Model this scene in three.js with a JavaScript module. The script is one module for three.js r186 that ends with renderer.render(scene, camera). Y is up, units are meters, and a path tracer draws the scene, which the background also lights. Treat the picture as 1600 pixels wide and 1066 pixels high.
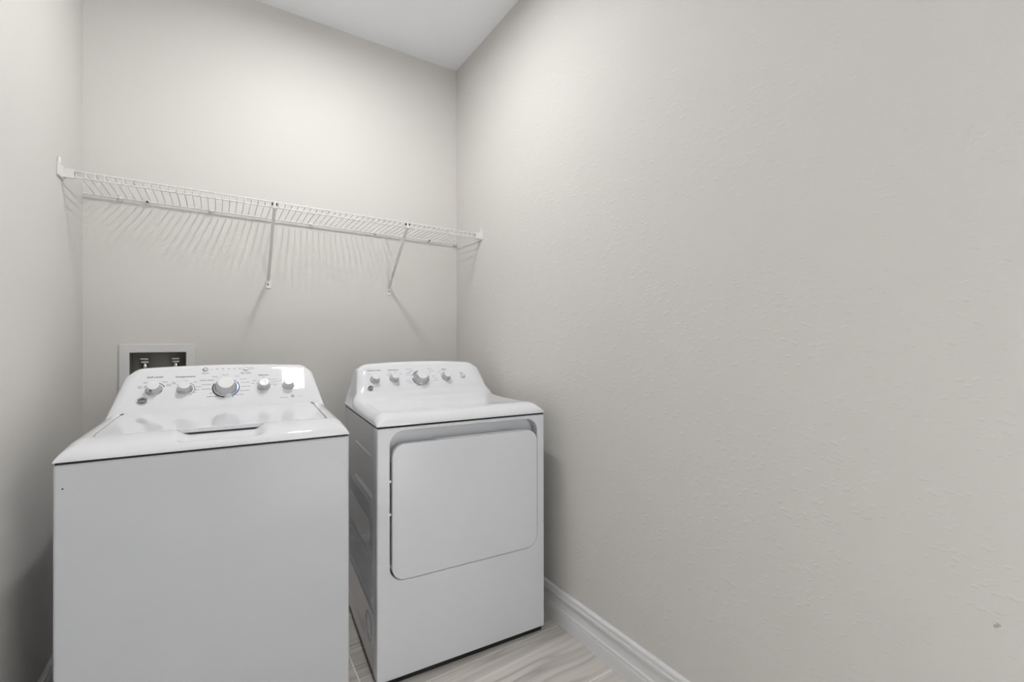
import * as THREE from 'three';
import { RoundedBoxGeometry } from 'three/addons/geometries/RoundedBoxGeometry.js';
import { mergeGeometries } from 'three/addons/utils/BufferGeometryUtils.js';
import { RectAreaLightUniformsLib } from 'three/addons/lights/RectAreaLightUniformsLib.js';

// ------------------------------------------------------------------ camera, light, exposure
const scene = new THREE.Scene();
const renderer = new THREE.WebGLRenderer({ antialias: true });
renderer.toneMapping = THREE.LinearToneMapping;
renderer.toneMappingExposure = 1.12;
renderer.shadowMap.enabled = true;
RectAreaLightUniformsLib.init();
const camera = new THREE.PerspectiveCamera(73.7, 1600 / 1066, 0.02, 40);
camera.rotation.order = 'YXZ';
camera.position.set(-1.2306, 1.203, 2.5409);
camera.rotation.set(0.0029, -0.5721, -0.0013);
scene.add(camera);
scene.background = new THREE.Color(0x000000);

const LAMP = { x: -0.83, y: 2.815, z: 0.85, w: 0.15, tube: 0.065, d: 0.24, power: 215, glow: 14 };
const FILL_LAMP = { w: 0.6, d: 0.44, glow: 6 };  // size and glow of the added fill lamps behind the camera

// room sizes
const RW = 1.7045, RH = 2.875, RD = 3.15, TH = 0.12;

// ------------------------------------------------------------------ helpers
let seed = 7;
const rnd = () => { seed = (seed * 1664525 + 1013904223) >>> 0; return seed / 4294967296; };
const smooth = (a, b, x) => { const t = Math.min(1, Math.max(0, (x - a) / (b - a))); return t * t * (3 - 2 * t); };
const used = {};
function numbered(n) { const k = used[n] = (used[n] ?? -1) + 1; return k ? `${n}_${String(k).padStart(3, '0')}` : n; }
function obj(name, geo, mat, parent = scene) {
  const g = Array.isArray(geo) ? mergeGeometries(geo.map(q => (q.index ? q.toNonIndexed() : q))) : geo;
  const m = new THREE.Mesh(g, mat);
  m.name = parent === scene ? numbered(name) : name;
  m.castShadow = m.receiveShadow = true;
  parent.add(m);
  return m;
}
function thing(name, label, category, pos, turn = 0) {
  const o = new THREE.Group(); o.name = numbered(name); o.position.set(...pos); o.rotation.y = turn;
  o.userData = { label, category }; scene.add(o); return o;
}
function struct(name, geo, mat) { const m = obj(name, geo, mat); m.userData.kind = 'structure'; return m; }
function box(x0, x1, y0, y1, z0, z1) {
  const g = new THREE.BoxGeometry(x1 - x0, y1 - y0, z1 - z0);
  g.translate((x0 + x1) / 2, (y0 + y1) / 2, (z0 + z1) / 2); return g;
}
function rbox(x0, x1, y0, y1, z0, z1, r = 0.004, s = 3) {
  const g = new RoundedBoxGeometry(x1 - x0, y1 - y0, z1 - z0, s, r);
  g.translate((x0 + x1) / 2, (y0 + y1) / 2, (z0 + z1) / 2); return g;
}
function metreUV(g) {   // box-mapped uv in metres
  const p = g.attributes.position, n = g.attributes.normal, uv = g.attributes.uv;
  for (let i = 0; i < p.count; i++) {
    const ax = Math.abs(n.getX(i)), ay = Math.abs(n.getY(i)), az = Math.abs(n.getZ(i));
    if (ay >= ax && ay >= az) uv.setXY(i, p.getX(i), p.getZ(i));
    else if (ax >= az) uv.setXY(i, p.getZ(i), p.getY(i));
    else uv.setXY(i, p.getX(i), p.getY(i));
  }
  return g;
}
function rod(a, b, r, seg = 8) {
  const A = new THREE.Vector3(...a), B = new THREE.Vector3(...b), d = B.clone().sub(A);
  const g = new THREE.CylinderGeometry(r, r, d.length(), seg);
  g.applyQuaternion(new THREE.Quaternion().setFromUnitVectors(new THREE.Vector3(0, 1, 0), d.clone().normalize()));
  g.translate((A.x + B.x) / 2, (A.y + B.y) / 2, (A.z + B.z) / 2); return g;
}
function bentRod(pts, r, seg = 8) {
  const c = new THREE.CurvePath();
  for (let i = 0; i + 1 < pts.length; i++) c.add(new THREE.LineCurve3(new THREE.Vector3(...pts[i]), new THREE.Vector3(...pts[i + 1])));
  return mergeGeometries(pts.slice(0, -1).map((p, i) => rod(p, pts[i + 1], r, seg)).concat(
    pts.slice(1, -1).map(p => new THREE.SphereGeometry(r, seg, 6).translate(...p))).map(g => g.toNonIndexed()));
}
function roundedShape(x0, x1, y0, y1, r) {
  const s = new THREE.Shape();
  s.moveTo(x0 + r, y0); s.lineTo(x1 - r, y0); s.absarc(x1 - r, y0 + r, r, -Math.PI / 2, 0);
  s.lineTo(x1, y1 - r); s.absarc(x1 - r, y1 - r, r, 0, Math.PI / 2);
  s.lineTo(x0 + r, y1); s.absarc(x0 + r, y1 - r, r, Math.PI / 2, Math.PI);
  s.lineTo(x0, y0 + r); s.absarc(x0 + r, y0 + r, r, Math.PI, Math.PI * 1.5);
  return s;
}

// smooth normals across edges flatter than the crease angle, weighted by face area so that flats stay flat
function creased(geo, angle) {
  const g = geo.index ? geo.toNonIndexed() : geo, p = g.attributes.position, n = p.count, cs = Math.cos(angle);
  const fn = [], map = new Map(), A = new THREE.Vector3(), B = new THREE.Vector3(), C = new THREE.Vector3();
  const keys = new Array(n);
  for (let i = 0; i < n; i += 3) {
    A.fromBufferAttribute(p, i); B.fromBufferAttribute(p, i + 1); C.fromBufferAttribute(p, i + 2);
    const v = B.sub(A).cross(C.sub(A)).clone(), L = v.length(); fn.push([v, L]);
    for (let k = 0; k < 3; k++) {
      const key = `${Math.round(p.getX(i + k) * 2e5)},${Math.round(p.getY(i + k) * 2e5)},${Math.round(p.getZ(i + k) * 2e5)}`;
      keys[i + k] = key; let l = map.get(key); if (!l) map.set(key, l = []); l.push(i / 3);
    }
  }
  const out = new Float32Array(n * 3), s = new THREE.Vector3();
  for (let i = 0; i < n; i++) {
    const [f, L] = fn[(i / 3) | 0]; s.set(0, 0, 0);
    for (const j of map.get(keys[i])) { const [q, l] = fn[j]; if (l > 1e-14 && (L < 1e-14 || q.dot(f) >= cs * l * L)) s.add(q); }
    if (s.lengthSq() < 1e-30) s.copy(f);
    s.normalize(); out[i * 3] = s.x; out[i * 3 + 1] = s.y; out[i * 3 + 2] = s.z;
  }
  g.setAttribute('normal', new THREE.BufferAttribute(out, 3)); return g;
}

// ------------------------------------------------------------------ procedural textures
function plasterTexture(n, blobs, rMin, rMax) {   // knock-down splatter, tiles seamlessly over 1 m
  const h = new Float32Array(n * n);
  for (let k = 0; k < blobs; k++) {
    const cx = rnd() * n, cy = rnd() * n, a = (rnd() - 0.5) * 1.2, q = rnd();
    const rx = (rMin + (rMax - rMin) * q * q * q) * n, ry = rx * (0.28 + 0.34 * rnd()), amp = 0.25 + 0.75 * rnd();
    const R = Math.ceil(rx * 1.2), ca = Math.cos(a), sa = Math.sin(a);
    for (let j = -R; j <= R; j++) for (let i = -R; i <= R; i++) {
      const u = (i * ca + j * sa) / rx, v = (-i * sa + j * ca) / ry, d = u * u + v * v;
      if (d < 1) {
        const id = (((cy + j) | 0) + n) % n * n + (((cx + i) | 0) + n) % n;
        h[id] = Math.max(h[id], amp * Math.min(1, (1 - d) * 1.8) * Math.min(1, rx / (0.007 * n)));
      }
    }
  }
  const d = new Uint8Array(n * n * 4);
  for (let j = 0; j < n; j++) for (let i = 0; i < n; i++) {
    const k = j * n + i;
    const w = 0.10 * Math.sin((i * 5 / n + 0.3 * Math.sin(j * 6.28318 * 2 / n)) * 6.28318) * Math.sin(j * 6.28318 * 4 / n);
    const v = Math.max(0, Math.min(255, 255 * (0.14 + 0.72 * h[k] + w * 0.4 + 0.05 * (rnd() - 0.5))));
    d[k * 4] = d[k * 4 + 1] = d[k * 4 + 2] = v; d[k * 4 + 3] = 255;
  }
  const t = new THREE.DataTexture(d, n, n);
  t.wrapS = t.wrapT = THREE.RepeatWrapping; t.magFilter = THREE.LinearFilter; t.minFilter = THREE.LinearMipmapLinearFilter;
  t.generateMipmaps = true; t.needsUpdate = true; return t;
}
// value noise for the tile grain
function makeNoise() {
  const t = new Float32Array(65536); for (let i = 0; i < 65536; i++) t[i] = rnd();
  const at = (x, y) => t[((x & 255) + ((y & 255) << 8))];
  return (x, y) => {
    const i = Math.floor(x), j = Math.floor(y), u = x - i, v = y - j, a = u * u * (3 - 2 * u), b = v * v * (3 - 2 * v);
    return (at(i, j) * (1 - a) + at(i + 1, j) * a) * (1 - b) + (at(i, j + 1) * (1 - a) + at(i + 1, j + 1) * a) * b;
  };
}
const noise = makeNoise();
function grainTexture(k) {   // vein-cut stone / driftwood look, streaks along the long side
  const w = 1024, h = 512, d = new Uint8Array(w * h * 4), o = k * 37.7;
  for (let j = 0; j < h; j++) for (let i = 0; i < w; i++) {
    const x = i / w, y = j / h;
    const warp = 0.10 * noise(x * 3 + o, y * 2 + o) + 0.05 * noise(x * 7 + o, y * 4);
    const yy = y + warp + 0.10 * x;
    let s = 0.5 * noise(x * 1.2 + o, yy * 14 + o) + 0.3 * noise(x * 2 + o * 2, yy * 34) + 0.2 * noise(x * 3, yy * 80 + o);
    const vein = Math.pow(1 - Math.abs(2 * noise(x * 0.9 + 5 + o, yy * 9 + o) - 1), 7);
    let v = 0.885 + 0.24 * (s - 0.5) - 0.15 * vein * (0.35 + 0.65 * noise(x * 4, o + y * 3)) + 0.02 * (rnd() - 0.5);
    const q = (j * w + i) * 4;
    d[q] = 255 * v; d[q + 1] = 255 * v * 0.975; d[q + 2] = 255 * v * 0.945; d[q + 3] = 255;
  }
  const t = new THREE.DataTexture(d, w, h); t.colorSpace = THREE.SRGBColorSpace; t.magFilter = THREE.LinearFilter;
  t.minFilter = THREE.LinearMipmapLinearFilter; t.generateMipmaps = true; t.needsUpdate = true; return t;
}
const plaster = plasterTexture(1536, 5200, 0.0018, 0.0105);
const std = o => new THREE.MeshStandardMaterial(o);
const phys = o => new THREE.MeshPhysicalMaterial(o);
const lin = (r, g, b) => new THREE.Color().setRGB(r, g, b);
const M = {
  wall: std({ color: lin(0.715, 0.70, 0.674), roughness: 0.75, bumpMap: plaster, bumpScale: 0.00075 }),
  wallSmooth: std({ color: lin(0.715, 0.70, 0.674), roughness: 0.75, bumpMap: plaster, bumpScale: 0.00022 }),
  ceiling: std({ color: lin(0.935, 0.955, 0.985), roughness: 0.95 }),
  trim: phys({ color: lin(0.86, 0.86, 0.875), roughness: 0.32 }),
  grout: std({ color: lin(0.90, 0.88, 0.84), roughness: 0.95 }),
  white: phys({ color: '#d5d6d9', roughness: 0.3, clearcoat: 1, clearcoatRoughness: 0.03 }),
  gloss: phys({ color: '#eaebef', roughness: 0.5, specularIntensity: 0, clearcoat: 1, clearcoatRoughness: 0.012 }),
  enamel: phys({ color: '#cfd1d7', roughness: 0.42, clearcoat: 0.35, clearcoatRoughness: 0.12 }),
  enamelLit: phys({ color: '#e2e4ea', roughness: 0.42, clearcoat: 0.35, clearcoatRoughness: 0.12 }),  // paler copy of enamel: stronger light on the dryer put into its colour
  black: std({ color: lin(0.012, 0.012, 0.013), roughness: 0.7 }),
  rubber: std({ color: lin(0.02, 0.02, 0.02), roughness: 0.8 }),
  chrome: std({ color: lin(0.62, 0.62, 0.63), roughness: 0.16, metalness: 1 }),
  satin: std({ color: lin(0.52, 0.52, 0.53), roughness: 0.20, metalness: 1 }),
  cap: phys({ color: '#ededed', roughness: 0.25, clearcoat: 0.5, clearcoatRoughness: 0.05 }),
  wire: phys({ color: lin(0.80, 0.79, 0.77), roughness: 0.35 }),
  boxWhite: std({ color: lin(0.74, 0.74, 0.735), roughness: 0.5 }),
  boxGrey: std({ color: lin(0.30, 0.30, 0.27), roughness: 0.6 }),
};

// ------------------------------------------------------------------ the room
{
  const t = TH;
  // back wall with the hole for the outlet box
  const s = new THREE.Shape();
  s.moveTo(-RW - t, -t); s.lineTo(t, -t); s.lineTo(t, RH + t); s.lineTo(-RW - t, RH + t); s.closePath();
  const h = new THREE.Path(); h.moveTo(-1.562, 0.99); h.lineTo(-1.562, 1.168); h.lineTo(-1.346, 1.168); h.lineTo(-1.346, 0.99); h.closePath();
  s.holes.push(h);
  const wb = struct('wall_back', metreUV(new THREE.ExtrudeGeometry(s, { depth: t, bevelEnabled: false }).translate(0, 0, -t)), M.wallSmooth);
  const wl = struct('wall_left', metreUV(box(-RW - t, -RW, 0, RH, 0, RD)), M.wallSmooth);
  const wr = struct('wall_right', metreUV(box(0, t, 0, RH, 0, RD)), M.wall);
  // small marks on the paint
  const MARKS = [[0, 0.6688, 2.3134], [0, 0.5785, 1.905], [-RW, 2.0495, 0.7406], [-0.9724, 1.1343, 0]];
  const mark = std({ color: lin(0.48, 0.46, 0.43), roughness: 0.9 });
  const blot = (r, k) => { const q = new THREE.Shape(); for (let i = 0; i < 24; i++) { const a = i / 24 * Math.PI * 2, d = r * (0.8 + 0.3 * Math.sin(a * 2 + k) + 0.12 * Math.sin(a * 5)); q[i ? 'lineTo' : 'moveTo'](d * Math.cos(a), d * Math.sin(a)); } q.closePath(); return new THREE.ShapeGeometry(q); };
  obj('scuff', blot(0.0055, 0).rotateY(-Math.PI / 2).translate(-0.0004, MARKS[0][1], MARKS[0][2]), mark, wr);
  obj('nail_hole', blot(0.0022, 1).rotateY(Math.PI / 2).translate(-RW + 0.0004, MARKS[2][1], MARKS[2][2]), mark, wl);
  obj('nail_hole', blot(0.0022, 2).translate(MARKS[3][0], MARKS[3][1], 0.0004), mark, wb);
  // front wall behind the camera, with a wide cased opening added for fill light
  const DX0 = -1.15, DX1 = -0.10, DH = 2.60;
  struct('wall_front', metreUV(mergeGeometries([
    box(-RW - t, DX0, 0, RH, RD, RD + t), box(DX1, t, 0, RH, RD, RD + t), box(DX0, DX1, DH, RH, RD, RD + t)])), M.wall);
  struct('trim_1', mergeGeometries([
    rbox(DX0 - 0.07, DX0 + 0.012, 0, DH + 0.07, RD - 0.016, RD + t + 0.016, 0.005),
    rbox(DX1 - 0.012, DX1 + 0.07, 0, DH + 0.07, RD - 0.016, RD + t + 0.016, 0.005),
    rbox(DX0 - 0.07, DX1 + 0.07, DH - 0.012, DH + 0.07, RD - 0.018, RD + t + 0.018, 0.005)]), M.trim);
  struct('ceiling', metreUV(box(-RW - t, t, RH, RH + t, 0, RD + t)), M.ceiling);
  // unseen hall added to bounce fill light through the opening: walls, ceiling, floor slab
  const HZ = RD + t, HZ1 = HZ + 1.6, HX0 = -3.6, HX1 = 1.9;
  struct('wall_hall', metreUV(mergeGeometries([
    box(HX0 - t, HX1 + t, 0, RH, HZ1, HZ1 + t), box(HX0 - t, HX0, 0, RH, RD, HZ1), box(HX1, HX1 + t, 0, RH, RD, HZ1),
    box(HX0, -RW - t, 0, RH, RD, HZ), box(t, HX1, 0, RH, RD, HZ)])), M.wall);
  struct('ceiling_hall', box(HX0 - t, HX1 + t, RH, RH + t, HZ, HZ1 + t), M.ceiling);
  struct('floor_hall', box(HX0 - t, HX1 + t, -0.05, 0, HZ, HZ1 + t), M.grout);

  // tiled floor: long wood-look tiles in running bond, each a piece of its own
  const floor = struct('floor', box(-RW - t, t, -0.06, -0.0008, -t, RD + t), M.grout);
  const TL = 0.9144, TD = 0.3105, G = 0.005;
  const tm = [0, 1, 2, 3, 4].map(k => std({ map: grainTexture(k), roughness: 0.42, color: lin(0.93, 0.93, 0.93) }));
  const rowZ = 1.0165, joints = [-0.81, -0.60, -0.42];
  for (let r = -4; r < 8; r++) {
    const z0 = rowZ + (r - 1) * 0.3135 + G / 2, z1 = z0 + 0.3135 - G;
    if (z0 > RD || z1 < 0) continue;
    const j0 = joints[((r % 3) + 3) % 3];
    for (let c = -4; c < 4; c++) {
      let x0 = j0 + c * TL + G / 2, x1 = x0 + TL - G;
      const X0 = Math.max(x0, -RW), X1 = Math.min(x1, 0), Z0 = Math.max(z0, 0), Z1 = Math.min(z1, RD);
      if (X1 - X0 < 0.008 || Z1 - Z0 < 0.02) continue;
      const k = (r * 5 + c * 3 + 40) % 5;
      const g = rbox(X0, X1, -0.009, 0, Z0, Z1, 0.0012, 1);
      const p = g.attributes.position, uv = g.attributes.uv, fl = (r + c) & 1;
      for (let i = 0; i < p.count; i++) {
        let u = (p.getX(i) - x0) / TL, v = (p.getZ(i) - z0) / 0.3135;
        if (fl) { u = 1 - u; v = 1 - v; }
        uv.setXY(i, u, v);
      }
      obj('tile', g, tm[k], floor);
    }
  }
  // baseboards: moulded profile, swept along the walls
  const prof = [[0, 0], [0.0145, 0], [0.0145, 0.05], [0.0138, 0.053], [0.0105, 0.0545], [0.0105, 0.0575], [0.0135, 0.0595], [0.0135, 0.066], [0.0110, 0.0695],
    [0.0092, 0.074], [0.0088, 0.095], [0.0095, 0.106], [0.0118, 0.1125], [0.0150, 0.1155], [0.0162, 0.119], [0.0162, 0.127], [0.0150, 0.1288], [0.0115, 0.1297], [0.0115, 0.1335],
    [0.0138, 0.1352], [0.0138, 0.1440], [0.0120, 0.1475], [0.0085, 0.1488], [0, 0.1488]];
  const ps = new THREE.Shape(); prof.forEach(([a, b], i) => i ? ps.lineTo(a, b) : ps.moveTo(a, b)); ps.closePath();
  const sweep = L => new THREE.ExtrudeGeometry(ps, { depth: L, bevelEnabled: false });
  struct('baseboard_right', sweep(RD).rotateY(Math.PI).translate(0, 0, RD), M.trim);
  struct('baseboard_left', sweep(RD).translate(-RW, 0, 0), M.trim);
  struct('baseboard_back', sweep(RW - 0.033).rotateY(-Math.PI / 2).translate(-0.0165, 0, 0), M.trim);
}

// ------------------------------------------------------------------ lamps
{
  const t = thing('ceiling_lamp', 'slim rectangular white ceiling lamp over the washer and dryer', 'lamp', [LAMP.x, RH, LAMP.z]);
  const d = RH - LAMP.y;
  const hw = LAMP.w / 2, hd = LAMP.d / 2;
  obj('housing', [rbox(-hw - 0.012, hw + 0.012, -d + 0.008, 0, -hd - 0.012, -hd, 0.002, 1), rbox(-hw - 0.012, hw + 0.012, -d + 0.008, 0, hd, hd + 0.012, 0.002, 1),
    rbox(-hw - 0.012, -hw, -d + 0.008, 0, -hd, hd, 0.002, 1), rbox(hw, hw + 0.012, -d + 0.008, 0, -hd, hd, 0.002, 1), box(-hw, hw, -0.012, 0, -hd, hd)], M.boxWhite, t);
  obj('diffuser', box(-hw + 0.001, hw - 0.001, -d + 0.012, -0.014, -hd + 0.001, hd - 0.001),
    std({ color: 0xffffff, emissive: new THREE.Color(1, 0.99, 0.97), emissiveIntensity: LAMP.glow, roughness: 0.6 }), t);
  obj('tube', rbox(-LAMP.tube / 2, LAMP.tube / 2, -d + 0.0085, -d + 0.0115, -hd + 0.004, hd - 0.004, 0.001, 1),
    std({ color: 0xffffff, emissive: new THREE.Color(1, 0.99, 0.97), emissiveIntensity: LAMP.glow * 1.5, roughness: 0.6 }), t);
  const L = new THREE.RectAreaLight(new THREE.Color(1, 0.99, 0.985), LAMP.power, LAMP.tube, LAMP.d);
  L.name = 'lamp_light'; L.position.set(0, -d + 0.004, 0); L.rotation.x = -Math.PI / 2; L.castShadow = true; t.add(L);

  for (const [x, where, power] of [[-3.2, 'left', 16], [1.5, 'right', 335]]) {  // unseen lamps added to brighten the fronts of the machines
    const h = thing('added_fill_lamp', `added unseen flat white fill lamp at the ${where} end of the hall behind the camera`, 'lamp', [x, RH, RD + TH + 0.32]);
    obj('housing', rbox(-FILL_LAMP.w / 2 - 0.02, FILL_LAMP.w / 2 + 0.02, -0.04, 0, -FILL_LAMP.d / 2 - 0.02, FILL_LAMP.d / 2 + 0.02, 0.004, 1), M.boxWhite, h);
    obj('diffuser', box(-FILL_LAMP.w / 2, FILL_LAMP.w / 2, -0.05, -0.04, -FILL_LAMP.d / 2, FILL_LAMP.d / 2),
      std({ color: 0xffffff, emissive: new THREE.Color(1, 1, 1), emissiveIntensity: FILL_LAMP.glow, roughness: 0.6 }), h);
    const K = new THREE.RectAreaLight(new THREE.Color(0.93, 0.965, 1), power, FILL_LAMP.w, FILL_LAMP.d);
    K.name = 'added_fill_light'; K.position.set(0, -0.056, 0); K.rotation.x = -Math.PI / 2; K.castShadow = true; h.add(K);
  }
}

// ------------------------------------------------------------------ appliance geometry (lx from the left, lz from the front, both in metres)
const AW = 0.686, AD = 0.68;
const V = (lx, y, lz) => [lx - AW / 2, y, AD / 2 - lz];
const abox = (x0, x1, y0, y1, z0, z1, r) => (r ? rbox : box)(x0 - AW / 2, x1 - AW / 2, y0, y1, AD / 2 - z1, AD / 2 - z0, r);
// a moulded cover: for every profile point [lz, y] a cross-section with sloped sides and rounded shoulders
function dome(profile, base, xs, rc, nt, mod, crease = 0.6) {
  const ns = 7, nc = 9, pos = [], idx = [], half = ns + nc + 1;
  const row = 2 * half + nt;
  for (const [lz, y] of profile) {
    const H = Math.max(0, y - base), { r, w } = rc(H, lz), rr = Math.min(r, H * 0.97), L = [];
    for (let i = 0; i <= ns; i++) { const h = (H - rr) * i / ns; L.push([xs(h, H, lz), h]); }
    const x0 = L[ns][0];
    for (let j = 1; j <= nc; j++) { const a = j / nc * Math.PI / 2; L.push([x0 + w * (1 - Math.cos(a)), H - rr + rr * Math.sin(a)]); }
    const put = (x, h) => { const q = mod ? mod(x, base + h, lz) : [x, base + h, lz]; pos.push(...V(...q)); };
    for (const [x, h] of L) put(x, h);
    const xe = L[half - 1][0];
    for (let k = 1; k <= nt; k++) put(xe + (AW - 2 * xe) * k / (nt + 1), H);
    for (let i = half - 1; i >= 0; i--) put(AW - L[i][0], L[i][1]);
  }
  for (let a = 0; a + 1 < profile.length; a++) for (let b = 0; b + 1 < row; b++) {
    const p = a * row + b, q = p + row; idx.push(p, p + 1, q, p + 1, q + 1, q);
  }
  const g = new THREE.BufferGeometry();
  g.setAttribute('position', new THREE.Float32BufferAttribute(pos, 3)); g.setIndex(idx);
  g.setAttribute('uv', new THREE.Float32BufferAttribute(new Float32Array(pos.length / 3 * 2), 2));
  g.computeVertexNormals();
  return crease ? creased(g, crease) : g;
}
// smooth, dense polyline through points
function spline(pts, n, tension = 0.5) {
  const c = new THREE.CatmullRomCurve3(pts.map(([a, b]) => new THREE.Vector3(a, b, 0)), false, 'centripetal', tension);
  return c.getPoints(n).map(v => [v.x, v.y]);
}
// console plane: frame of the control face. (u = lx, v = metres up the face)
function facePlane(tilt, y0, z0) {
  const t = tilt * Math.PI / 180;
  return {
    t, at: (u, v, off = 0) => V(u, y0 + v * Math.cos(t) + off * Math.sin(t), z0 + v * Math.sin(t) - off * Math.cos(t)),
    // turns a geometry whose axis is +y into one that stands on the face
    stand(g, u, v, off = 0) { g.rotateX(Math.PI / 2 - t); g.translate(...this.at(u, v, off)); return g; },
    // a flat patch on the face with uv 0..1
    patch(u0, u1, v0, v1, off) {
      const g = new THREE.PlaneGeometry(u1 - u0, v1 - v0); g.rotateX(-t); g.translate(...this.at((u0 + u1) / 2, (v0 + v1) / 2, off)); return g;
    },
    pt: (v) => [z0 + v * Math.sin(t), y0 + v * Math.cos(t)],
  };
}
const lathe = (pts, n = 40) => new THREE.LatheGeometry(pts.map(([a, b]) => new THREE.Vector2(a, b)), n);
function knob(parent, F, u, v, s, big) {
  const k = big
    ? obj('knob', F.stand(lathe([[0.0375, 0], [0.0375, 0.004], [0.0362, 0.0055], [0.0335, 0.006], [0.0325, 0.012], [0.030, 0.022], [0.0262, 0.0325], [0.0252, 0.0345]], 56), u, v), M.satin, parent)
    : obj('knob', F.stand(lathe([[0.0228 * s, 0], [0.0228 * s, 0.003], [0.0215 * s, 0.0045], [0.0208 * s, 0.006], [0.0196 * s, 0.016], [0.0176 * s, 0.0275], [0.0170 * s, 0.029]], 48), u, v), M.satin, parent);
  if (big) {
    obj('knob_cap', F.stand(lathe([[0.0254, 0.0335], [0.0254, 0.0350], [0.0240, 0.0365], [0.018, 0.0355], [0.0, 0.0350]], 48), u, v), M.cap, k);
    obj('knob_ring', F.stand(lathe([[0.0405, 0], [0.0405, 0.0022], [0.0392, 0.003], [0.0375, 0.003]], 56), u, v), M.chrome, k);
  } else {
    obj('knob_cap', F.stand(lathe([[0.0172 * s, 0.0282], [0.0172 * s, 0.0295], [0.0160 * s, 0.0307], [0.011 * s, 0.0300], [0.0, 0.0297]], 40), u, v), M.cap, k);
    obj('knob_ring', F.stand(lathe([[0.0240 * s, 0], [0.0240 * s, 0.0016], [0.0230 * s, 0.0024]], 48), u, v), M.chrome, k);
  }
  return k;
}
function roundButton(parent, F, u, v, r) {
  const b = obj('push_button', F.stand(lathe([[r, 0], [r, 0.003], [r * 0.85, 0.0042], [r * 0.8, 0.0032], [r * 0.7, 0.0030], [0, 0.0034]], 32), u, v), M.satin, parent);
  obj('button_cap', F.stand(lathe([[r * 0.62, 0.0028], [r * 0.6, 0.0042], [0, 0.0046]], 28), u, v), M.boxWhite, b);
}
function emblem(parent, F, u, v, r) {   // chrome-rimmed dark disc with a pale monogram
  const e = obj('emblem', F.stand(lathe([[r, 0], [r, 0.0018], [r * 0.94, 0.0032], [r * 0.82, 0.0034], [r * 0.78, 0.0022]], 40), u, v), M.chrome, parent);
  const n = 256, c = document.createElement('canvas'); c.width = c.height = n; const x = c.getContext('2d');
  x.fillStyle = '#191a1d'; x.fillRect(0, 0, n, n);
  x.strokeStyle = '#c9cacc'; x.lineWidth = 9; x.beginPath(); x.arc(n / 2, n / 2, n * 0.42, 0, 6.3); x.stroke();
  x.fillStyle = '#d5d6d8'; x.font = 'italic bold 128px serif'; x.textAlign = 'center'; x.textBaseline = 'middle'; x.fillText('GE', n / 2, n / 2 + 4);
  const t = new THREE.CanvasTexture(c); t.colorSpace = THREE.SRGBColorSpace;
  const g = new THREE.CircleGeometry(r * 0.8, 40); g.rotateX(-F.t); g.translate(...F.at(u, v, 0.0026));
  obj('emblem_face', g, phys({ map: t, roughness: 0.3, clearcoat: 0.6 }), e);
}
function printed(parent, F, u0, u1, v0, v1, draw) {
  const W = 2048, H = Math.round(W * (v1 - v0) / (u1 - u0)), c = document.createElement('canvas'); c.width = W; c.height = H;
  const x = c.getContext('2d'); x.fillStyle = '#eaebef'; x.fillRect(0, 0, W, H);
  const S = W / (u1 - u0), X = u => (u - u0) * S, Y = v => (v1 - v) * S;
  const text = (s, u, v, h, o = {}) => {
    x.fillStyle = o.c ?? '#29292d'; x.font = `${o.b ? 'bold ' : ''}${Math.round(h * S * 1.3)}px sans-serif`;
    x.textAlign = o.a ?? 'center'; x.textBaseline = 'middle'; x.fillText(s, X(u), Y(v));
  };
  const arc = (u, v, r, a0, a1, w, col) => { x.strokeStyle = col; x.lineWidth = w * S; x.beginPath(); x.arc(X(u), Y(v), r * S, -a0 * Math.PI / 180, -a1 * Math.PI / 180, a1 > a0); x.stroke(); };
  const dot = (u, v, r, col = '#3c3c40') => { x.fillStyle = col; x.beginPath(); x.arc(X(u), Y(v), r * S, 0, 6.3); x.fill(); };
  const rect = (u, v, w, h, col = '#3c3c40') => { x.fillStyle = col; x.fillRect(X(u - w / 2), Y(v + h / 2), w * S, h * S); };
  draw({ text, arc, dot, rect });
  const t = new THREE.CanvasTexture(c); t.colorSpace = THREE.SRGBColorSpace; t.anisotropy = 8;
  const m = M.gloss.clone(); m.color.set(0xffffff); m.map = t;
  obj('printed_panel', F.patch(u0, u1, v0, v1, 0.0004), m, parent);
}
function feet(parent, y = 0.02) {
  for (const [a, b] of [[0.05, 0.06], [AW - 0.05, 0.06], [0.05, AD - 0.06], [AW - 0.05, AD - 0.06]]) {
    const g = lathe([[0, 0], [0.019, 0], [0.021, 0.004], [0.019, 0.010], [0.008, 0.012], [0.008, y + 0.004]], 20); const p = V(a, 0, b); g.translate(p[0], 0, p[2]);
    obj('foot', g, M.rubber, parent);
  }
}
// side panel pressed from sheet steel: a fine grid pushed in and out (depth(lz, y), positive = out)
function pressedSide(side, y0, y1, z0, z1, nz, ny, depth) {
  const pos = [], idx = [], s = side < 0 ? 0 : AW;
  for (let j = 0; j <= ny; j++) for (let i = 0; i <= nz; i++) {
    const z = z0 + (z1 - z0) * i / nz, y = y0 + (y1 - y0) * j / ny;
    pos.push(...V(s + side * depth(z, y), y, z));
  }
  for (let j = 0; j < ny; j++) for (let i = 0; i < nz; i++) {
    const a = j * (nz + 1) + i, b = a + nz + 1;
    if (side < 0) idx.push(a, b, a + 1, a + 1, b, b + 1); else idx.push(a, a + 1, b, a + 1, b + 1, b);
  }
  const g = new THREE.BufferGeometry(); g.setAttribute('position', new THREE.Float32BufferAttribute(pos, 3)); g.setIndex(idx); g.computeVertexNormals();
  g.setAttribute('uv', new THREE.Float32BufferAttribute(new Float32Array(pos.length / 3 * 2), 2));
  return g;
}
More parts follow.
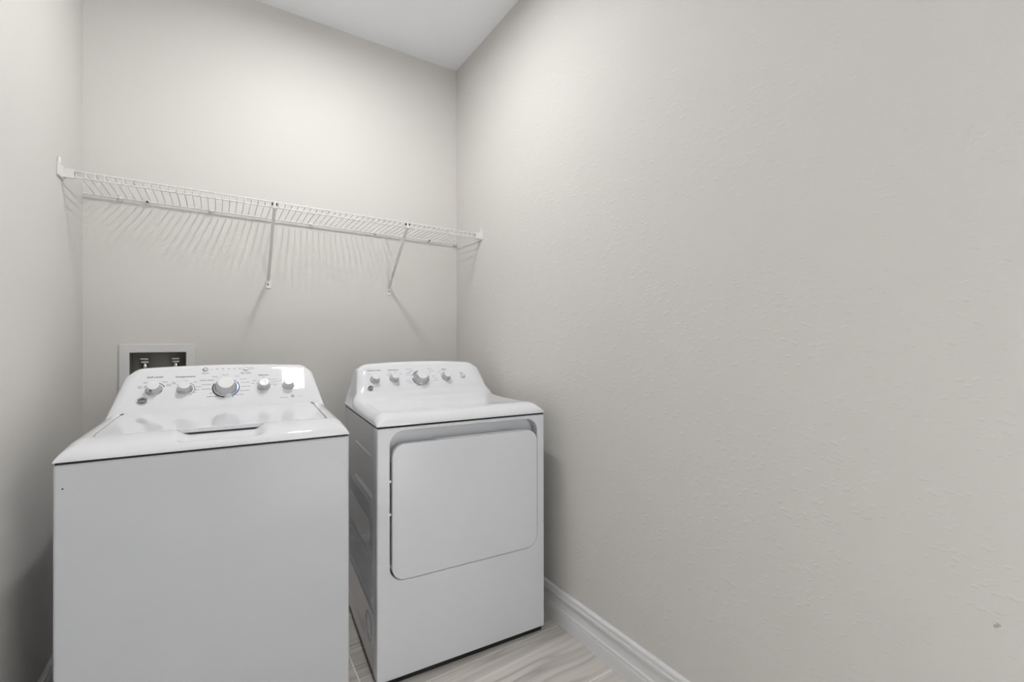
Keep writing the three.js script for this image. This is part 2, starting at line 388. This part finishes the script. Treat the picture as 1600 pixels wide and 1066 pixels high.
const seg = (z, y, az, ay, bz, by, w, e) => {   // soft capsule mask
  const dz = bz - az, dy = by - ay, t = Math.min(1, Math.max(0, ((z - az) * dz + (y - ay) * dy) / (dz * dz + dy * dy)));
  return 1 - smooth(w - e, w + e, Math.hypot(z - az - t * dz, y - ay - t * dy));
};
const rrect = (z, y, z0, z1, y0, y1, r, e) => {
  const dx = Math.max(z0 + r - z, z - z1 + r, 0), dy = Math.max(y0 + r - y, y - y1 + r, 0);
  return 1 - smooth(r - e, r + e, Math.hypot(dx, dy));
};
const sideRelief = (z, y) =>
  0.004 * seg(z, y, 0.11, 0.788, 0.40, 0.788, 0.004, 0.003)
  + 0.006 * seg(z, y, 0.09, 0.643, 0.40, 0.640, 0.011, 0.007)
  - 0.007 * rrect(z, y, 0.085, 0.60, 0.26, 0.605, 0.05, 0.006)
  + 0.006 * rrect(z, y, 0.12, 0.565, 0.425, 0.548, 0.03, 0.005)
  + 0.006 * seg(z, y, 0.10, 0.405, 0.60, 0.385, 0.010, 0.006)
  - 0.005 * seg(z, y, 0.06, 0.243, 0.62, 0.243, 0.006, 0.004)
  - 0.003 * (Math.abs(Math.hypot(z - 0.14, y - 0.155) - 0.047) < 0.0035 ? 1 : 0)
  + 0.004 * seg(z, y, 0.06, 0.085, 0.62, 0.085, 0.012, 0.008);

// ------------------------------------------------------------------ washer
function place(o, x, z, yaw) {   // x, z: front left corner
  const c = Math.cos(yaw), s = Math.sin(yaw);
  o.position.set(x + c * AW / 2 - s * AD / 2, 0, z - s * AW / 2 - c * AD / 2); o.rotation.y = yaw;
}
{
  const t = thing('washing_machine', 'white top-loading washing machine with five knobs and a flat lid, by the left wall', 'washing machine', [0, 0, 0]);
  place(t, -1.5678, 1.0191, -0.0355);
  const SE = 0.9124;
  // cabinet
  const cab = obj('cabinet', abox(0, AW, 0.022, SE - 0.0055, 0.0, 0.665, 0.007), M.enamel, t);
  obj('scuff', new THREE.SphereGeometry(0.0022, 10, 6).scale(1, 1, 0.25).translate(...V(0.018, 0.848, 0.0002)), M.black, cab);
  obj('side_panel', pressedSide(1, 0.04, SE - 0.02, 0.012, 0.655, 80, 110, (z, y) => 0.0006 + Math.max(0, sideRelief(z, y))), M.enamel, t);
  obj('seam_gasket', abox(0.0035, AW - 0.0035, SE - 0.007, SE + 0.002, 0.0035, 0.66), M.black, t);
  feet(t, 0.022);
  // moulded top cover with handle scoop and lid recess
  const base = SE;
  const LX0 = 0.050, LX1 = 0.634, LZ0 = 0.100, LZ1 = 0.452;
  const deck = lz => 0.9535 + (lz - 0.1) * 0.035;
  const prof = spline([[-0.002, SE], [0.0, 0.9195], [0.006, 0.9275], [0.018, 0.9365], [0.038, 0.9443], [0.062, 0.9495], [0.085, 0.9525], [0.0985, deck(0.0985)]], 40);
  for (const z of [0.0995, 0.1005, 0.104, 0.108, 0.112, 0.116, 0.12, 0.128, 0.14, 0.16, 0.2, 0.25, 0.3, 0.35, 0.4, 0.43, 0.4505, 0.4535, 0.47, 0.5, 0.55, 0.6]) prof.push([z, deck(z)]);
  prof.push([0.65, deck(0.6)], [0.664, deck(0.6) - 0.006], [0.668, SE + 0.02], [0.668, SE]);
  const scoopX = x => 1 - smooth(0.080, 0.118, Math.abs(x - 0.343));
  obj('top_cover', dome(prof, base, (h) => -0.0005 + 0.20 * h, (H) => ({ r: Math.min(0.036, H), w: 0.040 * Math.min(1, H / 0.035) }), 260, (x, y, z) => {
    const inLid = x > LX0 && x < LX1 && z > LZ0 && z < LZ1;
    let Y = y;
    if (inLid) Y = y - 0.013;
    const f = scoopX(x) * smooth(0.004, 0.034, z) * (1 - smooth(0.150, 0.165, z));
    if (f > 0) Y = Math.min(Y, y + (Math.min(y, 0.9245 + 0.0125 * smooth(0.03, 0.105, z)) - y) * f);
    return [x, Y, z];
  }, 0.5), M.gloss, t);
  // lid: sloping slab with rounded corners
  {
    const s = roundedShape(LX0 + 0.0022, LX1 - 0.0022, LZ0 + 0.0012, LZ1 - 0.002, 0.016);
    const g = new THREE.ExtrudeGeometry(s, { depth: 0.0085, bevelEnabled: true, bevelThickness: 0.0022, bevelSize: 0.0022, bevelOffset: -0.0022, bevelSegments: 3, curveSegments: 12 });
    const p = g.attributes.position;
    for (let i = 0; i < p.count; i++) { const lx = p.getX(i), lz = p.getY(i), h = p.getZ(i); p.setXYZ(i, ...V(lx, deck(lz) - 0.0097 + h + 0.0006, lz)); }
    g.computeVertexNormals();
    const ix = g.index; const n = p.count;
    for (let i = 0; i < n; i += 3) {   // the swap of axes mirrored the faces: turn them back
      for (const a of [g.attributes.position, g.attributes.normal, g.attributes.uv]) {
        const s1 = []; for (let k = 0; k < a.itemSize; k++) { const v1 = a.array[(i + 1) * a.itemSize + k]; a.array[(i + 1) * a.itemSize + k] = a.array[(i + 2) * a.itemSize + k]; a.array[(i + 2) * a.itemSize + k] = v1; }
      }
    }
    g.computeVertexNormals();
    const lid = obj('lid', creased(g, 0.5), M.gloss, t);
    for (const x of [0.0545, 0.6295]) obj('hinge', abox(x - 0.0035, x + 0.0035, deck(0.435) - 0.004, deck(0.435) + 0.0022, 0.424, 0.447), M.black, lid);
  }
  // control console
  const F = facePlane(41, 0.965, 0.45);
  const cp = [];
  cp.push([0.440, 0.952]);
  for (let v = -0.004; v <= 0.1781; v += 0.0065) cp.push(F.pt(v));
  cp.push(...spline([F.pt(0.181), F.pt(0.190), [0.583, 1.1130], [0.5935, 1.1165], [0.607, 1.1170], [0.628, 1.1120], [0.643, 1.1010], [0.650, 1.085]], 22));
  cp.push([0.656, 1.06], [0.660, 1.0], [0.662, 0.96], [0.662, 0.952]);
  const con = obj('console', dome(cp, 0.952,
    (h) => 0.010 + 0.20 * h + 0.35 * h * h, (H) => ({ r: Math.min(H, 0.012 + 0.27 * H), w: 0.020 + 0.20 * H }), 60,
    (x, y, z) => [x, y - 0.010 * Math.pow((x - 0.343) / 0.3, 2) * smooth(1.075, 1.105, y), z], 0.7), M.gloss, t);
  printed(con, F, 0.072, 0.614, 0.012, 0.176, ({ text, arc, dot, rect }) => {
    const kk = [[0.127, 0.095], [0.2155, 0.0925], [0.342, 0.091], [0.466, 0.089], [0.552, 0.089]];
    text('Soil Level', 0.1255, 0.151, 0.0078, { b: 1 }); text('Temperature', 0.2145, 0.149, 0.0074, { b: 1 }); text('Options', 0.4665, 0.1455, 0.0072, { b: 1 });
    arc(...kk[0], 0.0305, 95, 160, 0.0018, '#55565a'); arc(...kk[0], 0.0305, 85, 20, 0.0028, '#45464a');
    arc(...kk[1], 0.0300, 140, -60, 0.0018, '#55565a'); arc(...kk[3], 0.0275, 150, 40, 0.0016, '#55565a');
    const T = (s, u, v, o) => text(s, u, v, 0.0042, o);
    T('Light', 0.100, 0.128); T('Extra', 0.087, 0.112); T('Light', 0.087, 0.106); T('Heavy', 0.155, 0.129); T('Extra', 0.168, 0.117); T('Heavy', 0.168, 0.111);
    T('Tap', 0.181, 0.125); T('Cold', 0.181, 0.119); T('Cold', 0.2155, 0.132); T('Cool', 0.245, 0.123); T('Colors', 0.256, 0.101); T('Warm', 0.252, 0.088); T('Hot', 0.245, 0.077);
    T('Deep Fill', 0.274, 0.1625, { b: 1 }); T('Start / Pause', 0.406, 0.160, { b: 1 }); T('Hold to cancel', 0.406, 0.1545, { c: '#77787c' });
    arc(...kk[2], 0.0425, 150, 265, 0.0038, '#2d2d31'); arc(...kk[2], 0.0425, 38, -62, 0.0036, '#3f7fb4'); arc(...kk[2], 0.0425, 80, 40, 0.0016, '#55565a');
    dot(0.364, 0.0495, 0.002);
    const left = [['Normal', 0.3385, 0.1525], ['Whites', 0.306, 0.144], ['Towels / Sheets', 0.280, 0.129], ['Bulky Items', 0.281, 0.109], ['Active Wear', 0.281, 0.089], ['Jeans', 0.2985, 0.069], ['Drain & Spin', 0.301, 0.054]];
    for (const [s, u, v] of left) text(s, u, v, 0.0044, { b: s[0] === 'D' || s[0] === 'T' });
    const right = [['Colors', 0.376, 0.144, '#55565a'], ['Delicates', 0.396, 0.1295, '#8a5a3c'], ['Quick Wash', 0.403, 0.1135], ['Power Clean', 0.404, 0.094], ['Rinse & Spin', 0.401, 0.0745], ['Speed Wash', 0.382, 0.057]];
    for (const [s, u, v, c] of right) text(s, u + 0.002, v, 0.0042, { c: c ?? '#55565a' });
    T('Off', 0.4665, 0.134); T('Warm Rinse', 0.4975, 0.1225, { c: '#55565a' }); T('Extra Rinse', 0.506, 0.110, { c: '#77787c' }); T('Warm +', 0.506, 0.0985, { c: '#8d8e92' }); T('Extra', 0.506, 0.0935, { c: '#8d8e92' });
    T('Rinse', 0.436, 0.119); T('Soak', 0.430, 0.107, { c: '#55565a' }); dot(0.4905, 0.0985, 0.0019);
    T('Auto', 0.524, 0.1165, { c: '#8d8e92' }); T('Fabric Softener', 0.556, 0.137, { c: '#9a9b9f' });
    T('Deep Rinse', 0.5345, 0.0325, { c: '#77787c' }); rect(0.565, 0.0365, 0.011, 0.011, '#8c8d91'); text('he', 0.565, 0.0365, 0.006, { c: '#e9e9e9', b: 1 }); T('4.2 cu ft', 0.592, 0.034, { c: '#9a9b9f' });
  });
  // row of cycle lights, printed on the narrow band above
  printed(con, F, 0.262, 0.45, 0.1762, 0.1855, ({ text, rect, dot }) => {
    const s = ['Wash', 'Rinse', 'Spin', 'Lid', 'Done'];
    dot(0.2935, 0.1802, 0.0012);
    s.forEach((q, i) => { text(q, 0.312 + i * 0.0185, 0.1835, 0.0026); rect(0.312 + i * 0.0185, 0.1796, 0.0032, 0.0022); });
    text('Locked', 0.424, 0.1832, 0.0028); text('Unlocked', 0.428, 0.1797, 0.0028);
  });
  knob(t, F, 0.127, 0.095, 1.04); knob(t, F, 0.2155, 0.0925, 1.02); knob(t, F, 0.342, 0.091, 1, true); knob(t, F, 0.466, 0.089, 0.94); knob(t, F, 0.552, 0.089, 0.94);
  roundButton(t, F, 0.2745, 0.1795, 0.0088); roundButton(t, F, 0.4065, 0.177, 0.0088);
  emblem(t, F, 0.0985, 0.0485, 0.0165);
}

// ------------------------------------------------------------------ dryer
{
  const t = thing('clothes_dryer', 'white front-loading clothes dryer with a wide flat door, right of the washing machine', 'dryer', [0, 0, 0]);
  place(t, -0.7739, 0.9713, -0.0643);
  const SE = 0.9091, B = 0.022;
  const R = { x0: 0.0465, x1: 0.652, y0: 0.3625, y1: 0.889 };
  // front panel: sheet with a rounded, recessed door opening
  const s = roundedShape(0.0, AW, B, SE - 0.0055, 0.0068);
  const hole = roundedShape(R.x0, R.x1, R.y0, R.y1, 0.052); s.holes.push(new THREE.Path(hole.getPoints(10)));
  const fg = new THREE.ExtrudeGeometry(s, { depth: 0.038, bevelEnabled: true, bevelThickness: 0.006, bevelSize: 0.006, bevelOffset: -0.006, bevelSegments: 4, curveSegments: 12 });
  fg.translate(-AW / 2, 0, AD / 2 - 0.038 - 0.006);
  obj('front_panel', creased(fg, 0.6), M.enamelLit, t);
  obj('cabinet', [abox(0.004, AW - 0.004, B, SE - 0.006, 0.0475, 0.675).toNonIndexed()], M.enamelLit, t);
  obj('side_panel', pressedSide(-1, B + 0.001, SE - 0.0065, 0.044, 0.672, 150, 240, (z, y) => -0.0022 + sideRelief(z, y) * 0.9 - 0.0), M.white, t);
  obj('side_panel', pressedSide(1, B + 0.001, SE - 0.0065, 0.044, 0.672, 60, 80, (z, y) => -0.0022 + sideRelief(z, y) * 0.9), M.white, t);
  obj('seam_gasket', abox(0.0035, AW - 0.0035, SE - 0.007, SE + 0.003, 0.0035, 0.672), M.black, t);
  obj('underside_shade', abox(0.008, AW - 0.008, 0.0015, B + 0.001, 0.012, 0.668), M.black, t);  // black box standing in for the shade beneath the cabinet
  feet(t, B);
  // door
  const D = { x0: 0.0515, x1: 0.6475, y0: 0.3665, y1: 0.845 };
  const ds = roundedShape(D.x0, D.x1, D.y0, D.y1, 0.047);
  const dg = new THREE.ExtrudeGeometry(ds, { depth: 0.020, bevelEnabled: true, bevelThickness: 0.004, bevelSize: 0.004, bevelOffset: -0.004, bevelSegments: 4, curveSegments: 16 });
  dg.translate(-AW / 2, 0, AD / 2 - 0.017);
  const door = obj('door', creased(dg, 0.6), M.enamelLit, t);
  obj('door_liner', abox(0.10, 0.60, 0.41, 0.80, 0.013, 0.034, 0.008), M.boxWhite, door);
  obj('door_grip', abox(0.215, 0.60, D.y1 - 0.012, D.y1 + 0.0035, 0.004, 0.013, 0.003), M.enamelLit, door);
  for (const y of [0.715, 0.60, 0.42]) obj('door_hinge', abox(R.x0 - 0.001, D.x0 + 0.001, y - 0.004, y + 0.004, 0.006, 0.03), M.satin, door);
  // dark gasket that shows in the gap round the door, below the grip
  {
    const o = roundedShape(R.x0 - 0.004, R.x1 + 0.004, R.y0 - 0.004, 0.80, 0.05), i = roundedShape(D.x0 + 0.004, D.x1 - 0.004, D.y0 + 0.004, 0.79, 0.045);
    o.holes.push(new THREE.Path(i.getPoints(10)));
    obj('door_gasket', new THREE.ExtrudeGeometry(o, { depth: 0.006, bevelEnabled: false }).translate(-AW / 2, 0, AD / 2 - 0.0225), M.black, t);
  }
  // moulded top: rim, dished deck and console in one piece
  const F = facePlane(37, 0.955, 0.47), base = SE + 0.0012;
  const prof = spline([[-0.002, base], [-0.001, 0.9165], [0.004, 0.9265], [0.014, 0.9370], [0.030, 0.9455], [0.050, 0.9500], [0.070, 0.9510], [0.10, 0.9495], [0.16, 0.9475], [0.26, 0.9470], [0.36, 0.9480], [0.405, 0.9500]], 70);
  prof.push(...spline([[0.425, 0.9518], [0.450, 0.9565], [0.474, 0.9675], F.pt(0.036), F.pt(0.050)], 16));
  for (let v = 0.056; v <= 0.163; v += 0.008) prof.push(F.pt(v));
  prof.push(...spline([F.pt(0.166), F.pt(0.176), [0.586, 1.1035], [0.597, 1.1085], [0.612, 1.1100], [0.634, 1.1050], [0.648, 1.094], [0.654, 1.078]], 22));
  prof.push([0.660, 1.04], [0.663, 0.98], [0.664, 0.93], [0.664, base]);
  const top = obj('top_cover', dome(prof, base,
    (h, H) => -0.0005 + 0.18 * h + 0.012 * smooth(0.06, 0.10, H) * smooth(0, 0.02, h), (H) => ({ r: Math.min(H, 0.033 + 0.06 * Math.max(0, H - 0.04)), w: (0.046 + 0.05 * Math.max(0, H - 0.04)) * Math.min(1, H / 0.03) }), 90,
    (x, y, z) => [x, y - 0.012 * Math.pow((x - 0.343) / 0.3, 2) * smooth(1.07, 1.10, y), z], 0.8), M.gloss, t);
  obj('cover_flange', abox(-0.001, AW + 0.001, SE + 0.0012, SE + 0.0105, 0.44, 0.684, 0.003), M.white, t);
  printed(top, F, 0.068, 0.60, 0.040, 0.160, ({ text, arc, dot, rect }) => {
    const kk = [[0.109, 0.097], [0.198, 0.098], [0.326, 0.097], [0.453, 0.096]];
    text('Dryness Level', 0.1115, 0.148, 0.0070, { b: 1 }); text('Temperature', 0.2, 0.1475, 0.0064, { b: 1 }); text('Signal', 0.4515, 0.1435, 0.0066, { b: 1 }); text('Start', 0.5395, 0.1185, 0.0066, { b: 1 });
    const T = (s, u, v, o) => text(s, u, v, 0.0040, o);
    arc(...kk[1], 0.0275, 150, 45, 0.0016, '#66676b'); arc(...kk[3], 0.0275, 150, 70, 0.0018, '#45464a');
    arc(...kk[2], 0.0420, 175, 100, 0.0034, '#6f9fc6'); arc(...kk[2], 0.0420, 260, 180, 0.0030, '#45464a'); arc(...kk[2], 0.0420, 95, 20, 0.0018, '#66676b');
    dot(0.088, 0.128, 0.0017); T('Low', 0.170, 0.123); T('Med', 0.180, 0.134); T('Max', 0.208, 0.135); T('High', 0.232, 0.124);
    dot(0.431, 0.131, 0.0017); T('On', 0.421, 0.125); T('Off', 0.45, 0.134);
    const l = [['Mixed Loads', 0.276, 0.150], ['Cottons', 0.288, 0.141, '#4a7fae'], ['Easy Care', 0.279, 0.134], ['Delicates', 0.270, 0.126], ['Speed Dry', 0.270, 0.117], ['Air Fluff', 0.262, 0.088], ['Warm Up', 0.266, 0.079], ['Cool Down', 0.274, 0.070]];
    for (const [s, u, v, c] of l) text(s, u, v, 0.0040, { c: c ?? '#55565a' });
    const r = [['Timed Dry', 0.377, 0.149], ['Damp Alert', 0.386, 0.136], ['60', 0.376, 0.120], ['Less Dry', 0.391, 0.106], ['Dry', 0.392, 0.097], ['Extra Dry', 0.404, 0.089], ['Wrinkle Care', 0.396, 0.079], ['30', 0.374, 0.068], ['20', 0.358, 0.061], ['10', 0.345, 0.060]];
    for (const [s, u, v] of r) text(s, u, v, 0.0038, { c: '#55565a' });
    text('Off', 0.300, 0.055, 0.0044, { b: 1 }); dot(0.322, 0.0605, 0.0012); dot(0.330, 0.0595, 0.0012);
  });
  knob(t, F, 0.109, 0.097, 0.93); knob(t, F, 0.198, 0.098, 0.93); knob(t, F, 0.326, 0.097, 0.97, true); knob(t, F, 0.453, 0.096, 0.93);
  roundButton(t, F, 0.543, 0.0985, 0.0115);
  emblem(t, F, 0.0842, 0.0515, 0.0155);
}

// ------------------------------------------------------------------ wire shelf
{
  const t = thing('wire_shelf', 'white wire shelf on two slanted braces, fixed across the back wall above the machines', 'shelf', [-RW / 2, 1.8145, 0]);
  const hw = RW / 2, ZF = 0.305, ZB = 0.013, LH = 0.0205;
  const x0 = -hw + 0.034, x1 = hw - 0.026;
  const tilt = x => -0.0090 * x;     // the photo's shelf drops slightly to the right
  const P = (x, y, z) => [x, y + tilt(x), z];
  obj('back_rod', rod(P(-hw + 0.004, -0.003, ZB), P(hw - 0.006, -0.003, ZB), 0.0035, 10), M.wire, t);
  obj('lip_top_rod', rod(P(x0 - 0.004, 0.0015, ZF), P(x1 + 0.004, 0.0015, ZF), 0.0030, 10), M.wire, t);
  obj('lip_bottom_rod', rod(P(x0 - 0.004, -LH, ZF), P(x1 + 0.004, -LH, ZF), 0.0030, 10), M.wire, t);
  const n = 62;
  for (let i = 0; i <= n; i++) {
    const x = x0 + 0.004 + (x1 - x0 - 0.008) * i / n;
    obj('cross_wire', bentRod([P(x, 0.0015, ZB - 0.006), P(x, 0.0015, ZF + 0.0025), P(x, -LH, ZF + 0.0045)], 0.00175, 6), M.wire, t);
  }
  // clips holding the back rod; two of them screwed
  const clip = (x, screw) => {
    const c = obj('wall_clip', [rbox(x - 0.008, x + 0.008, -0.016 + tilt(x), 0.006 + tilt(x), 0, 0.009, 0.003), rbox(x - 0.006, x + 0.006, -0.009 + tilt(x), 0.004 + tilt(x), 0.006, 0.020, 0.004)], M.wire, t);
    if (screw) {
      obj('screw', new THREE.CylinderGeometry(0.0042, 0.0042, 0.003, 14).rotateX(Math.PI / 2).translate(x, -0.004 + tilt(x), 0.0205), M.black, c);
    }
  };
  for (const [x, s] of [[-1.585, 0], [-1.4928, 1], [-1.261, 0], [-0.8302, 0], [-0.504, 0], [-0.1862, 1], [-0.017, 0]]) clip(x + hw, s);
  // end brackets: plate on the side wall with a cup that takes the lip
  for (const sd of [-1, 1]) {
    const w = sd * hw, q = (a, b) => [Math.min(w - sd * a, w - sd * b), Math.max(w - sd * a, w - sd * b)];
    const y = tilt(w), fz = sd < 0 ? 0.024 : 0, [a0, a1] = q(0, 0.006), [b0, b1] = q(0.002, 0.036);
    const br = obj('end_bracket', [
      rbox(a0, a1, y - 0.034, y + 0.012, ZF - 0.018, ZF + 0.030 + fz, 0.002),
      rbox(...q(0, 0.008), y + 0.010, y + 0.032, ZF + 0.010 + fz, ZF + 0.024 + fz, 0.003),
      rbox(b0, b1, y - LH - 0.004, y + 0.0005, ZF + 0.0045, ZF + 0.0085, 0.0012),
      rbox(b0, b1, y - 0.001, y + 0.0055, ZF - 0.008, ZF + 0.0085, 0.0015),
      rbox(b0, b1, y - LH - 0.0065, y - LH - 0.003, ZF - 0.008, ZF + 0.0085, 0.0012)], M.wire, t);
    obj('bracket_slot', box(...q(0.0355, 0.0375), y - LH + 0.004, y - 0.002, ZF + 0.002, ZF + 0.006), M.black, br);
  }
  // slanted braces with a foot plate on the wall
  for (const [wx, fy] of [[-1.0264, 1.494], [-0.4245, 1.494]]) {
    const x = wx + hw, y = tilt(x), f = fy - 1.8145;
    const A = new THREE.Vector3(x, y - LH - 0.002, ZF + 0.002), Bv = new THREE.Vector3(x, f + 0.018, 0.004), d = A.clone().sub(Bv), L = d.length();
    // U-shaped channel
    const ch = new THREE.Shape(); const a = 0.0062, b = 0.0055, k = 0.0014;
    ch.moveTo(-a, -b); ch.lineTo(-a, b); ch.lineTo(-a + k, b); ch.lineTo(-a + k, -b + k); ch.lineTo(a - k, -b + k); ch.lineTo(a - k, b); ch.lineTo(a, b); ch.lineTo(a, -b); ch.closePath();
    const g = new THREE.ExtrudeGeometry(ch, { depth: L, bevelEnabled: false });
    const ang = Math.atan2(d.y, d.z);
    g.rotateX(-ang); g.translate(Bv.x, Bv.y, Bv.z);
    const leg = obj('brace', g, M.wire, t);
    const fs = roundedShape(x - 0.0125, x + 0.0125, f - 0.022, f + 0.022, 0.004);
    const hp = new THREE.Path(); hp.absarc(x, f - 0.004, 0.0042, 0, Math.PI * 2, true); fs.holes.push(hp);
    obj('foot_plate', new THREE.ExtrudeGeometry(fs, { depth: 0.003, bevelEnabled: true, bevelThickness: 0.0008, bevelSize: 0.0008, bevelSegments: 2 }).translate(0, 0, 0.0008), M.wire, leg);
    obj('screw', new THREE.CylinderGeometry(0.004, 0.004, 0.003, 14).rotateX(Math.PI / 2).translate(x, f - 0.004, 0.0018), M.black, leg);
    obj('lip_clip', [rbox(x - 0.0085, x + 0.0085, y - LH - 0.006, y - 0.004, ZF + 0.005, ZF + 0.008, 0.001), rbox(x - 0.004, x + 0.004, y - LH, y + 0.007, ZF - 0.002, ZF + 0.009, 0.0015)], M.wire, leg);
    for (const s of [-1, 1]) obj('clip_slot', box(x + s * 0.0085 - 0.0028, x + s * 0.0085 + 0.0028, y - LH + 0.006, y - 0.003, ZF + 0.0035, ZF + 0.0085), M.black, leg);
  }
}

// ------------------------------------------------------------------ washer outlet box in the back wall
{
  const t = thing('outlet_box', 'white framed recessed water outlet box with two valves, behind the washing machine', 'outlet box', [-1.4555, 1.075, 0]);
  t.rotation.z = 0.0;
  const s = roundedShape(-0.1335, 0.1335, -0.125, 0.1225, 0.004);
  const ix0 = -0.0985, ix1 = 0.0995, iy0 = -0.085, iy1 = 0.085;
  const h = new THREE.Path(); h.moveTo(ix0, iy0); h.lineTo(ix0, iy1); h.lineTo(ix1, iy1); h.lineTo(ix1, iy0); h.closePath(); s.holes.push(h);
  obj('frame', new THREE.ExtrudeGeometry(s, { depth: 0.004, bevelEnabled: true, bevelThickness: 0.0025, bevelSize: 0.0025, bevelOffset: -0.0025, bevelSegments: 3 }).translate(0, 0, 0.0015), M.boxWhite, t);
  const D = 0.085, k = 0.0025;
  obj('recess', [box(ix0, ix1, iy0, iy1, -D - k, -D), box(ix0 - k, ix0, iy0, iy1, -D, 0.003), box(ix1, ix1 + k, iy0, iy1, -D, 0.003), box(ix0, ix1, iy1, iy1 + k, -D, 0.003), box(ix0, ix1, iy0 - k, iy0, -D, 0.003)], M.boxGrey, t);
  for (const x of [-0.052, 0.060]) {
    const v = obj('valve', lathe([[0, -0.084], [0.011, -0.084], [0.011, -0.03], [0.0145, -0.028], [0.0145, -0.004], [0.0105, -0.002], [0.0105, 0.010], [0.0135, 0.012], [0.0135, 0.030], [0.010, 0.034], [0.010, 0.040]], 6).translate(x, 0, -0.052), M.chrome, t);
    obj('valve_handle', [rbox(x - 0.015, x + 0.015, 0.036, 0.049, -0.064, -0.040, 0.004), rbox(x - 0.016, x + 0.016, 0.051, 0.062, -0.060, -0.026, 0.004), rod([x, 0.034, -0.052], [x, 0.056, -0.052], 0.005, 10)], M.satin, v);
    obj('hose_nut', new THREE.CylinderGeometry(0.013, 0.013, 0.016, 20).translate(x, 0.004, -0.052), M.boxWhite, v);
  }
}

renderer.render(scene, camera);
